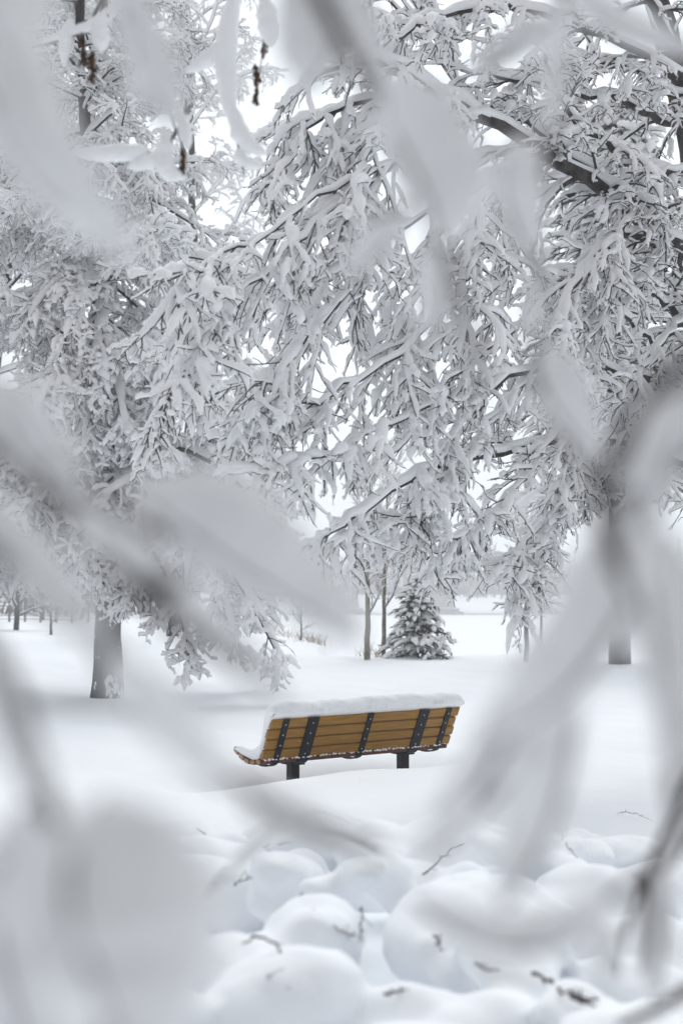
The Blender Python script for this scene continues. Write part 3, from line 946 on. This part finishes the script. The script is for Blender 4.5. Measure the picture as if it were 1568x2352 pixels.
near_branch('blurred lower left snowy branch descending diagonally toward the bottom centre',
            [([(-200, 1180, .5), (60, 1330, .5), (280, 1520, .52), (460, 1710, .55), (620, 1850, .58), (750, 1905, .6), (880, 1955, .62)], .0035, .0015)],
            [([(230, 1490, .5), (330, 1590, .52), (430, 1700, .54), (540, 1810, .56)], 115, .5),
             ([(560, 1830, .58), (660, 1880, .6), (770, 1930, .62), (890, 1970, .64)], 95, .5)])
near_branch('blurred heavy snow clump filling the lower left corner on a short bent stem',
            [([(-120, 1380, d1), (20, 1560, d1), (100, 1800, d1), (170, 2050, d1), (240, 2420, d1)], .004, .003)],
            [([(240, 1830, d1), (270, 2000, d1), (320, 2200, d1), (330, 2480, d1)], 390, .5),
             ([(-30, 1480, d1), (20, 1620, d1), (90, 1800, d1), (130, 1900, d1)], 90, .6),
             ([(60, 1850, .6), (60, 2050, .6), (90, 2280, .6), (120, 2480, .6)], 240, .5)])
near_branch('thin arched twig, softly blurred, over the buried shrub at the bottom centre',
            [([(440, 2120, 1.3), (520, 2010, 1.3), (620, 1925, 1.3), (700, 1890, 1.3), (790, 1905, 1.3), (880, 1950, 1.3)], .0028, .0018)],
            [([(520, 2010, 1.3), (610, 1925, 1.3), (700, 1880, 1.3), (760, 1885, 1.3)], 46, .7)])
near_branch('blurred grey snow clump hanging low in front of the buried shrub, right of centre',
            [([(1640, 1900, .75), (1480, 2000, .75), (1330, 2110, .75), (1180, 2140, .75), (980, 2070, .75)], .0030, .0015)],
            [([(1400, 2060, .75), (1280, 2130, .75), (1120, 2140, .75), (940, 2060, .75)], 115, .6), ([(1340, 2090, .78), (1390, 2170, .78), (1400, 2260, .78)], 90, .6)])
near_branch('dark bare twig, softly blurred, rising from the bottom toward the right edge',
            [([(1640, 1680, 1.2), (1540, 1880, 1.2), (1485, 2010, 1.2), (1440, 2130, 1.2), (1420, 2240, 1.2)], .0050, .0026),
             ([(1488, 2010, 1.2), (1490, 2100, 1.2), (1478, 2230, 1.2)], .003, .002),
             ([(1488, 2020, 1.2), (1455, 2030, 1.2)], .004, .003),
             ([(1640, 2230, 1.1), (1540, 2300, 1.1), (1420, 2360, 1.1)], .005, .004)],
            [([(1520, 1990, 1.22), (1500, 2120, 1.22), (1500, 2300, 1.22)], 90, .6), ([(1660, 1720, 1.22), (1580, 1880, 1.22), (1530, 2000, 1.22)], 60, .6)])
# farther branches of the same shrub, nearly in focus, with brown seed clusters
near_branch('pendent snowy twig with brown seed clusters hanging high at the left centre',
            [([(560, -120, 4.4), (530, 60, 4.4), (525, 200, 4.4), (540, 300, 4.4), (560, 400, 4.4)], .008, .004),
             ([(600, -60, 4.4), (606, 60, 4.4), (596, 180, 4.4)], .004, .002)],
            [([(545, -40, 4.4), (522, 80, 4.4), (520, 200, 4.4), (540, 300, 4.4)], 50, .8),
             ([(530, 240, 4.4), (560, 320, 4.4), (612, 355, 4.4)], 46, .8), ([(545, 340, 4.4), (560, 370, 4.4), (610, 385, 4.4)], 30, .8),
             ([(520, 90, 4.4), (470, 140, 4.4), (425, 165, 4.4)], 36, .8), ([(604, -20, 4.3), (615, 60, 4.3), (622, 110, 4.3)], 46, .8)],
            [(585, 190, 4.4, 90), (605, 85, 4.4, 70)], mname='snow')
near_branch('snowy twig with brown seed clusters near the upper left corner',
            [([(150, -80, 4.2), (185, 60, 4.2), (200, 150, 4.2), (230, 160, 4.2)], .006, .003), ([(260, -60, 4.2), (190, 70, 4.2), (70, 110, 4.2)], .005, .003)],
            [([(165, 40, 4.2), (150, 100, 4.2), (148, 155, 4.2)], 30, .8), ([(225, 30, 4.2), (230, 90, 4.2), (232, 120, 4.2)], 40, .8),
             ([(300, -20, 4.2), (220, 50, 4.2), (80, 105, 4.2)], 26, .8)],
            [(186, 112, 4.2, 62), (209, 150, 4.2, 70), (237, 0, 4.2, 60)], mname='snow')
near_branch('snowy twig with one brown seed cluster and finger-like clumps under the long drooping clump',
            [([(440, 240, 4.0), (395, 320, 4.0), (375, 350, 4.0), (290, 350, 4.0), (180, 355, 4.0)], .006, .004), ([(430, 230, 4.0), (420, 300, 4.0), (415, 350, 4.0)], .004, .002)],
            [([(380, 300, 4.0), (378, 360, 4.0), (390, 395, 4.0), (430, 410, 4.0)], 44, .8), ([(345, 345, 4.0), (260, 352, 4.0), (170, 350, 4.0)], 44, .8),
             ([(375, 350, 4.0), (330, 375, 4.0), (290, 385, 4.0)], 34, .8), ([(410, 250, 4.0), (425, 300, 4.0), (432, 345, 4.0)], 34, .8)],
            [(418, 365, 4.0, 60)], mname='snow')

# ------------------------------------------------------------------ shrub buried in snow, bottom of the view
SH = np.array([.15, 4.0, gz(.15, 4.0)])
shrub = empty('buried_shrub', SH, 'low shrub buried under pillowy snow mounds with dark twig tips poking out', 'shrub')
nx, ny = 300, 290
gx = np.linspace(-2.0, 2.3, nx); gy = np.linspace(1.9, 7.3, ny)
GX, GY = np.meshgrid(gx, gy)
rs = np.random.default_rng(21)


def canopy(x, y):
    """height of the buried shrub over the ground"""
    e = np.maximum(0, 1 - ((x - .15) / 2.0) ** 2) * np.interp(y, [1.8, 2.8, 4.3, 5.2, 6.2, 6.9], [.5, .9, 1.0, .78, .40, .05])
    return .06 + .50 * e


# pillows of snow, each lying on a hidden branch, that have grown together
HZ = ground_z(GX, GY) + canopy(GX, GY) * .74 + .02 * wav(GX, GY, .3) - .10
edge = np.minimum.reduce([sstep(-2.0, -1.3, GX), 1 - sstep(1.6, 2.3, GX), sstep(1.9, 2.3, GY), 1 - sstep(6.3, 7.3, GY)])
HZ = HZ * edge + (ground_z(GX, GY) - .06) * (1 - edge)
core = HZ.copy()
blob = MB()
nu, nv = 14, 9
th_ = np.arange(nu) / nu * 2 * math.pi; ph_ = np.linspace(-math.pi / 2 + .02, math.pi / 2 - .02, nv)
sph = np.stack([np.cos(ph_)[:, None] * np.cos(th_)[None], np.cos(ph_)[:, None] * np.sin(th_)[None], np.broadcast_to(np.sin(ph_)[:, None], (nv, nu))], -1)
for i in range(480):
    x, y = rs.uniform(-1.75, 1.95), rs.uniform(2.1, 6.6)
    big_ = rs.random() ** 2.2
    rx = .065 + .135 * big_
    ry, rz = rx * rs.uniform(.7, 1.3), rx * rs.uniform(.55, .85)
    ro, ti = rs.uniform(0, 3.14), rs.normal() * .25
    hz_ = gz(x, y) + float(canopy(x, y)) * rs.uniform(.74, 1.05) - rz * .7
    c_, s_ = math.cos(ro), math.sin(ro)
    q = sph * [rx * rs.uniform(1, 1.7), ry, rz]
    q = np.stack([q[..., 0] * math.cos(ti) - q[..., 2] * math.sin(ti), q[..., 1], q[..., 0] * math.sin(ti) + q[..., 2] * math.cos(ti)], -1)
    q = np.stack([q[..., 0] * c_ - q[..., 1] * s_, q[..., 0] * s_ + q[..., 1] * c_, q[..., 2]], -1) + [x, y, hz_]
    k0 = blob.n
    blob.add(q, ring_faces(1, nv, nu))
    for row, rev in ((0, 1), ((nv - 1) * nu, 0)):
        F = [k0 + row + a for a in range(nu)]
        blob.f.setdefault(nu, []).append(np.array([F[::-1] if rev else F])); blob.mi.setdefault(nu, []).append(np.array([0]))
    d2_ = ((GX - x) / rx) ** 2 + ((GY - y) / rx) ** 2
    HZ = np.where(d2_ < 1, np.maximum(HZ, hz_ + rz * np.sqrt(np.clip(1 - d2_, 0, 1))), HZ)
bo = blob.build('pillows', M['ground'])
md = bo.modifiers.new('remesh', 'REMESH'); md.mode = 'VOXEL'; md.voxel_size = .016; md.use_smooth_shade = True
sm = bo.modifiers.new('smooth', 'SMOOTH'); sm.factor = .5; sm.iterations = 14
bpy.context.view_layer.update()
ev = bo.evaluated_get(bpy.context.evaluated_depsgraph_get())
em = ev.to_mesh()
vv = np.empty(len(em.vertices) * 3, np.float32); em.vertices.foreach_get('co', vv); vv = vv.reshape(-1, 3)
lt = np.empty(len(em.polygons), np.int32); em.polygons.foreach_get('loop_total', lt)
li = np.empty(len(em.loops), np.int32); em.loops.foreach_get('vertex_index', li)
assert (lt == 4).all()
mb = MB()
mb.add(vv + .004 * np.stack([wav(vv[:, 1], vv[:, 2] * 2, .07), wav(vv[:, 0], vv[:, 2] * 2, .07), wav(vv[:, 0], vv[:, 1], .06)], -1), li.reshape(-1, 4))
ev.to_mesh_clear()
bpy.data.objects.remove(bo)
ii = (np.arange(ny - 1)[:, None] * nx + np.arange(nx - 1)[None]).ravel()
mb.add(np.stack([GX, GY, core], -1).reshape(-1, 3), np.stack([ii, ii + 1, ii + nx + 1, ii + nx], -1))
mb.build('snow', M['ground'], shrub)


def shrub_z(x, y):
    i = int(np.clip((x + 2.0) / 4.3 * (nx - 1), 0, nx - 1)); j = int(np.clip((y - 1.9) / 5.4 * (ny - 1), 0, ny - 1))
    return HZ[j, i]


def hit(X, Y):
    """where the sight line of a photo point meets the shrub's snow"""
    for D in np.arange(2.2, 9, .02):
        p = at(X, Y, D)
        zz = shrub_z(p[0], p[1]) if (1.9 < D < 7.2 and -2 < p[0] < 2.3) else gz(p[0], p[1])
        if p[2] <= zz:
            return D - .03
    return 6.0


TW = [([(975, 2008), (1010, 1975), (1050, 1945), (1112, 1915)], .0055), ([(560, 2168), (590, 2152), (622, 2160), (655, 2205), (685, 2250), (700, 2280)], .0065),
      ([(830, 2085), (829, 2125), (826, 2165)], .006), ([(770, 2135), (800, 2145), (828, 2150)], .004), ([(722, 2108), (745, 2095)], .009),
      ([(880, 2282), (925, 2275), (975, 2284)], .008), ([(1150, 1858), (1180, 1856), (1208, 1868)], .005), ([(535, 2030), (565, 2020), (598, 2015)], .004),
      ([(610, 1945), (640, 1940), (668, 1938)], .004), ([(1225, 2232), (1265, 2258), (1300, 2275), (1340, 2290)], .010), ([(1310, 2285), (1340, 2300), (1372, 2295)], .012),
      ([(1090, 2215), (1120, 2228), (1150, 2228)], .006), ([(1280, 1925), (1310, 1950), (1335, 1985)], .004), ([(1418, 1868), (1450, 1866), (1500, 1885)], .004),
      ([(60, 2215), (72, 2250), (80, 2285)], .006), ([(1265, 2170), (1255, 2130), (1250, 2090)], .004), ([(1000, 2150), (1015, 2185)], .006),
      ([(640, 2220), (622, 2235), (615, 2245)], .006), ([(690, 2268), (668, 2272)], .006)]
for pts, r in TW:
    Ds = [hit(x, y) for x, y in pts]
    Ds = np.minimum(Ds, np.linspace(Ds[0], Ds[-1], len(Ds))) - .02
    P = jitter(spline([at(x, y, D - .01) for (x, y), D in zip(pts, Ds)], 14)[None], .003)
    mb = MB()
    Rw = np.linspace(r, r * .4, 14)[None] * .5
    tubes(mb, P, Rw * smooth_noise(1, 14, .35, 0), 7)
    Pb, Rb = children(P, Rw, 6, R(25), R(70), .01, .05, 4, .1, .4, .1, .2, np.array([0, -.1, .3]), .6, .0012)
    tubes(mb, Pb, Rb, 5)
    mb.build('twig', M['stem'], shrub)
mb = MB()
S0 = []
for i in range(22):
    x, y = rs.uniform(-1.1, 1.4), rs.uniform(2.7, 5.4)
    S0.append([x, y, shrub_z(x, y) - .05])
dd = rs.normal(size=(22, 3)) * [.8, .8, .3] + [0, 0, .55]
P = grow(np.array(S0), dd, rs.uniform(.08, .16, 22), 6, .2, .4)
tubes(mb, P, np.linspace(.0030, .0012, 6)[None].repeat(22, 0), 5)
tag(mb.build('sprigs', M['stem'], shrub), kind='stuff')

# unseen evergreens added behind the viewpoint to darken the near branches
def copy_tree(o, loc, rz, sc, label):
    c = o.copy(); COL.objects.link(c); c.location = loc; c.rotation_euler = (0, 0, rz); c.scale = (sc, sc, sc); c['label'] = label
    for ch in o.children:
        k = ch.copy(); COL.objects.link(k); k.parent = c
    return c


SHADE_EV = conifer('evergreen_tree', 'dense unseen evergreen added as shade behind the viewpoint, nearest to it', np.array([-2.6, -4.2, gz(-2.6, -4.2)]), 7.5, 2.3, 24, 9, 16, .35, .06, 'unseen evergreens added for shade behind the viewpoint', .14, .0, .02, .030, .5, .7)
for k, (x, y, sc, lb) in enumerate([(2.9, -4.4, 1.0, 'unseen evergreen added as shade behind the viewpoint, on its right'), (.1, -7.5, 1.3, 'tallest unseen evergreen added as shade, farther back behind the viewpoint'),
                                    (-7.0, -4.6, 1.1, 'unseen evergreen added as shade behind the viewpoint, far on its left'), (7.4, -4.6, 1.1, 'unseen evergreen added as shade behind the viewpoint, far on its right')]):
    copy_tree(SHADE_EV, (x, y, gz(x, y)), 1.3 * k + .7, sc, lb)

# ------------------------------------------------------------------ river bank weeds, fence, bridge, far shore
mb = MB()
S0 = []
for i in range(260):
    s = rng.random()
    X_ = 640 + s * 230 + rng.normal() * 12
    D_ = np.interp(s, [0, .3, 1], [42, 35, 26.2]) + rng.normal() * .5
    S0.append(on_ground(X_, D_))
S0 = np.array(S0)
P = grow(S0 - [0, 0, .05], rng.normal(size=(260, 3)) * [.35, .35, 0] + [0, 0, 1], rng.uniform(.12, .42, 260), 5, .1, .25)
tubes(mb, P, np.linspace(.006, .003, 5)[None].repeat(260, 0), 3)
P1, R1 = children(P, np.full((260, 5), .004), 3, R(20), R(50), .05, .14, 3, .1, .2, .4, .2, None, .8, .003)
tubes(mb, P1, R1, 3)
tag(mb.build('dry_weeds', M['weed']), 'thin dry brown weeds sticking out of the snow along the bank top', 'weeds', kind='stuff')

fence = empty('fence', on_ground(150, 60), 'low wire fence at the far edge of the snowy park', 'fence')
mb2 = MB()
fp = [on_ground(X_, 60) for X_ in np.arange(-120, 250, 36)]
for p in fp:
    mb = MB(); mb.box(p + np.array([0, 0, .55]), [.045, 0, 0], [0, .045, 0], [0, 0, .75]); mb.build('post', M['deck'], fence, False)
for a in np.arange(.15, 1.2, .15):
    P = np.stack([q + np.array([0, -.06, a]) for q in fp])[None]
    tubes(mb2, P, np.full((1, len(fp)), .012), 4)
mb2.build('wire', M['deck'], fence)

BD = 290.0
bz = -2.6
bridge = empty('bridge', (0, BD, bz), 'long grey river bridge on stone piers, faint in the haze beyond the spruce', 'bridge')
xa, xb = at(470, 1350, BD)[0], at(1650, 1350, BD)[0]
zt = at(1000, 1347, BD)[2]
mb = MB()
mb.box([(xa + xb) / 2, BD, zt - .55], [(xb - xa) / 2, 0, 0], [0, 4, 0], [0, 0, .5])
mb.box([(xa + xb) / 2, BD, zt - 1.45], [(xb - xa) / 2, 0, 0], [0, 3, 0], [0, 0, .4])
mb.build('deck', M['deck'], bridge, False)
mb = MB()
for z in (.35, .75, 1.1):
    mb.box([(xa + xb) / 2, BD - 3.9, zt + z], [(xb - xa) / 2, 0, 0], [0, .06, 0], [0, 0, .06])
for xx in np.arange(xa, xb, 2.2):
    mb.box([xx, BD - 3.9, zt + .5], [.07, 0, 0], [0, .05, 0], [0, 0, .58])
mb.build('railing', M['deck'], bridge, False)
for X_ in (575, 795, 1013, 1235, 1450):
    c = at(X_, 1350, BD)[0]
    mb = MB()
    hgt = zt - 1.9 - bz
    wb, wt = 2.9, 2.35
    V = []
    for z, ww, dp in ((bz + .9, wb, 3.4), (zt - 1.85, wt, 2.8)):
        V += [(c - ww, BD - dp, z), (c + ww, BD - dp, z), (c + ww, BD + dp, z), (c - ww, BD + dp, z)]
    mb.add(V, ring_faces(1, 2, 4)); mb.add(V[4:], [[0, 1, 2, 3]])
    mb.box([c, BD, bz + .95], [3.7, 0, 0], [0, 4.2, 0], [0, 0, .45])
    mb.box([c, BD, bz + .25], [4.6, 0, 0], [0, 5, 0], [0, 0, .42])
    pier = mb.build('pier', M['stone'], bridge, False)
    mb = MB(); mb.box([c, BD, bz + 1.47], [3.66, 0, 0], [0, 4.1, 0], [0, 0, .07]); mb.build('snow_ledge', M['ground'], pier, False)

hp = at(1092, 1350, 330); hp[2] = gz(hp[0], 330)
house = empty('house', hp, 'small tan house on the far shore above the bridge deck', 'house')
hz = at(1092, 1327, 330)[2]
mb = MB(); mb.box([hp[0], 333, (hp[2] + hz) / 2 - .5], [2.6, 0, 0], [0, 3, 0], [0, 0, (hz - hp[2]) / 2 + .5]); mb.build('wall', M['wall'], house, False)
mb = MB()
V = [(hp[0] - 3, 329.4, hz), (hp[0] + 3, 329.4, hz), (hp[0] + 3, 336.6, hz), (hp[0] - 3, 336.6, hz), (hp[0] - 3, 333, hz + 1.6), (hp[0] + 3, 333, hz + 1.6)]
mb.add(V, [[0, 1, 5, 4], [2, 3, 4, 5]]); mb.add(V, [[0, 4, 3], [1, 2, 5]]); mb.build('roof', M['ground'], house, False)
for dx in (-1.2, 1.2):
    mb = MB(); mb.box([hp[0] + dx, 329.97, hz - 1.6], [.5, 0, 0], [0, .05, 0], [0, 0, .6]); mb.build('window', M['pane'], house, False)

mb, mb2 = MB(), MB()
N = 1500
x = rng.uniform(-130, 130, N); y = rng.uniform(318, 420, N)
S0 = np.stack([x, y, ground_z(x, y) - .5], -1)
P = grow(S0, rng.normal(size=(N, 3)) * [.12, .12, 0] + [0, 0, 1], rng.uniform(5, 11, N) * (1 + .35 * np.sin(x * .09)), 6, 0, .12)
R0 = np.linspace(.22, .05, 6)[None].repeat(N, 0)
tubes(mb, P, R0, 4)
P1, R1 = children(P, R0, 9, R(25), R(55), 1.5, 4.5, 4, -.1, .2, .2, .1, None, .5, .06)
tubes(mb, P1, R1, 3)
P2, R2 = children(P1, R1, 3, R(25), R(55), .6, 1.8, 3, -.1, .2, .2, .1, None, .6, .05)
tubes(mb, P2, R2, 3)
tag(mb.build('far_wood', M['greytwig']), 'pale bare woods on the far river shore', 'wood', kind='stuff')

N = 420
x = rng.uniform(-48, -13, N); y = rng.uniform(78, 100, N)
S0 = np.stack([x, y, ground_z(x, y) - .3], -1)
mb = MB()
P = grow(S0, rng.normal(size=(N, 3)) * [.2, .2, 0] + [0, 0, 1], rng.uniform(3, 7, N), 7, 0, .2)
R0 = np.linspace(.07, .02, 7)[None].repeat(N, 0)
tubes(mb, P, R0, 4)
P1, R1 = children(P, R0, 10, R(25), R(65), .8, 2.4, 5, .05, .25, .12, .1, None, .5, .022)
tubes(mb, P1, R1, 3)
P2, R2 = children(P1, R1, 5, R(25), R(60), .3, .9, 4, .1, .25, .2, .1, None, .6, .016)
tubes(mb, P2, R2, 3)
tag(mb.build('thicket', M['greytwig']), 'hazy grey twiggy thicket beyond the far fence', 'thicket', kind='stuff')

# ------------------------------------------------------------------ falling-snow air
me = bpy.data.meshes.new('haze')
mb = MB(); mb.box([0, 320, 21.5], [720, 0, 0], [0, 380, 0], [0, 0, 25.5])
hz_o = mb.build('haze', bpy.data.materials.new('haze_air'), None, False)
hm = hz_o.data.materials[0]
hm.use_nodes = True
t = hm.node_tree
t.nodes.clear()
pv = t.nodes.new('ShaderNodeVolumePrincipled')
pv.inputs['Color'].default_value = (.97, .98, 1.0, 1)
pv.inputs['Density'].default_value = .0026
pv.inputs['Anisotropy'].default_value = .3
oo = t.nodes.new('ShaderNodeOutputMaterial')
t.links.new(pv.outputs[0], oo.inputs['Volume'])
tag(hz_o, kind='stuff')
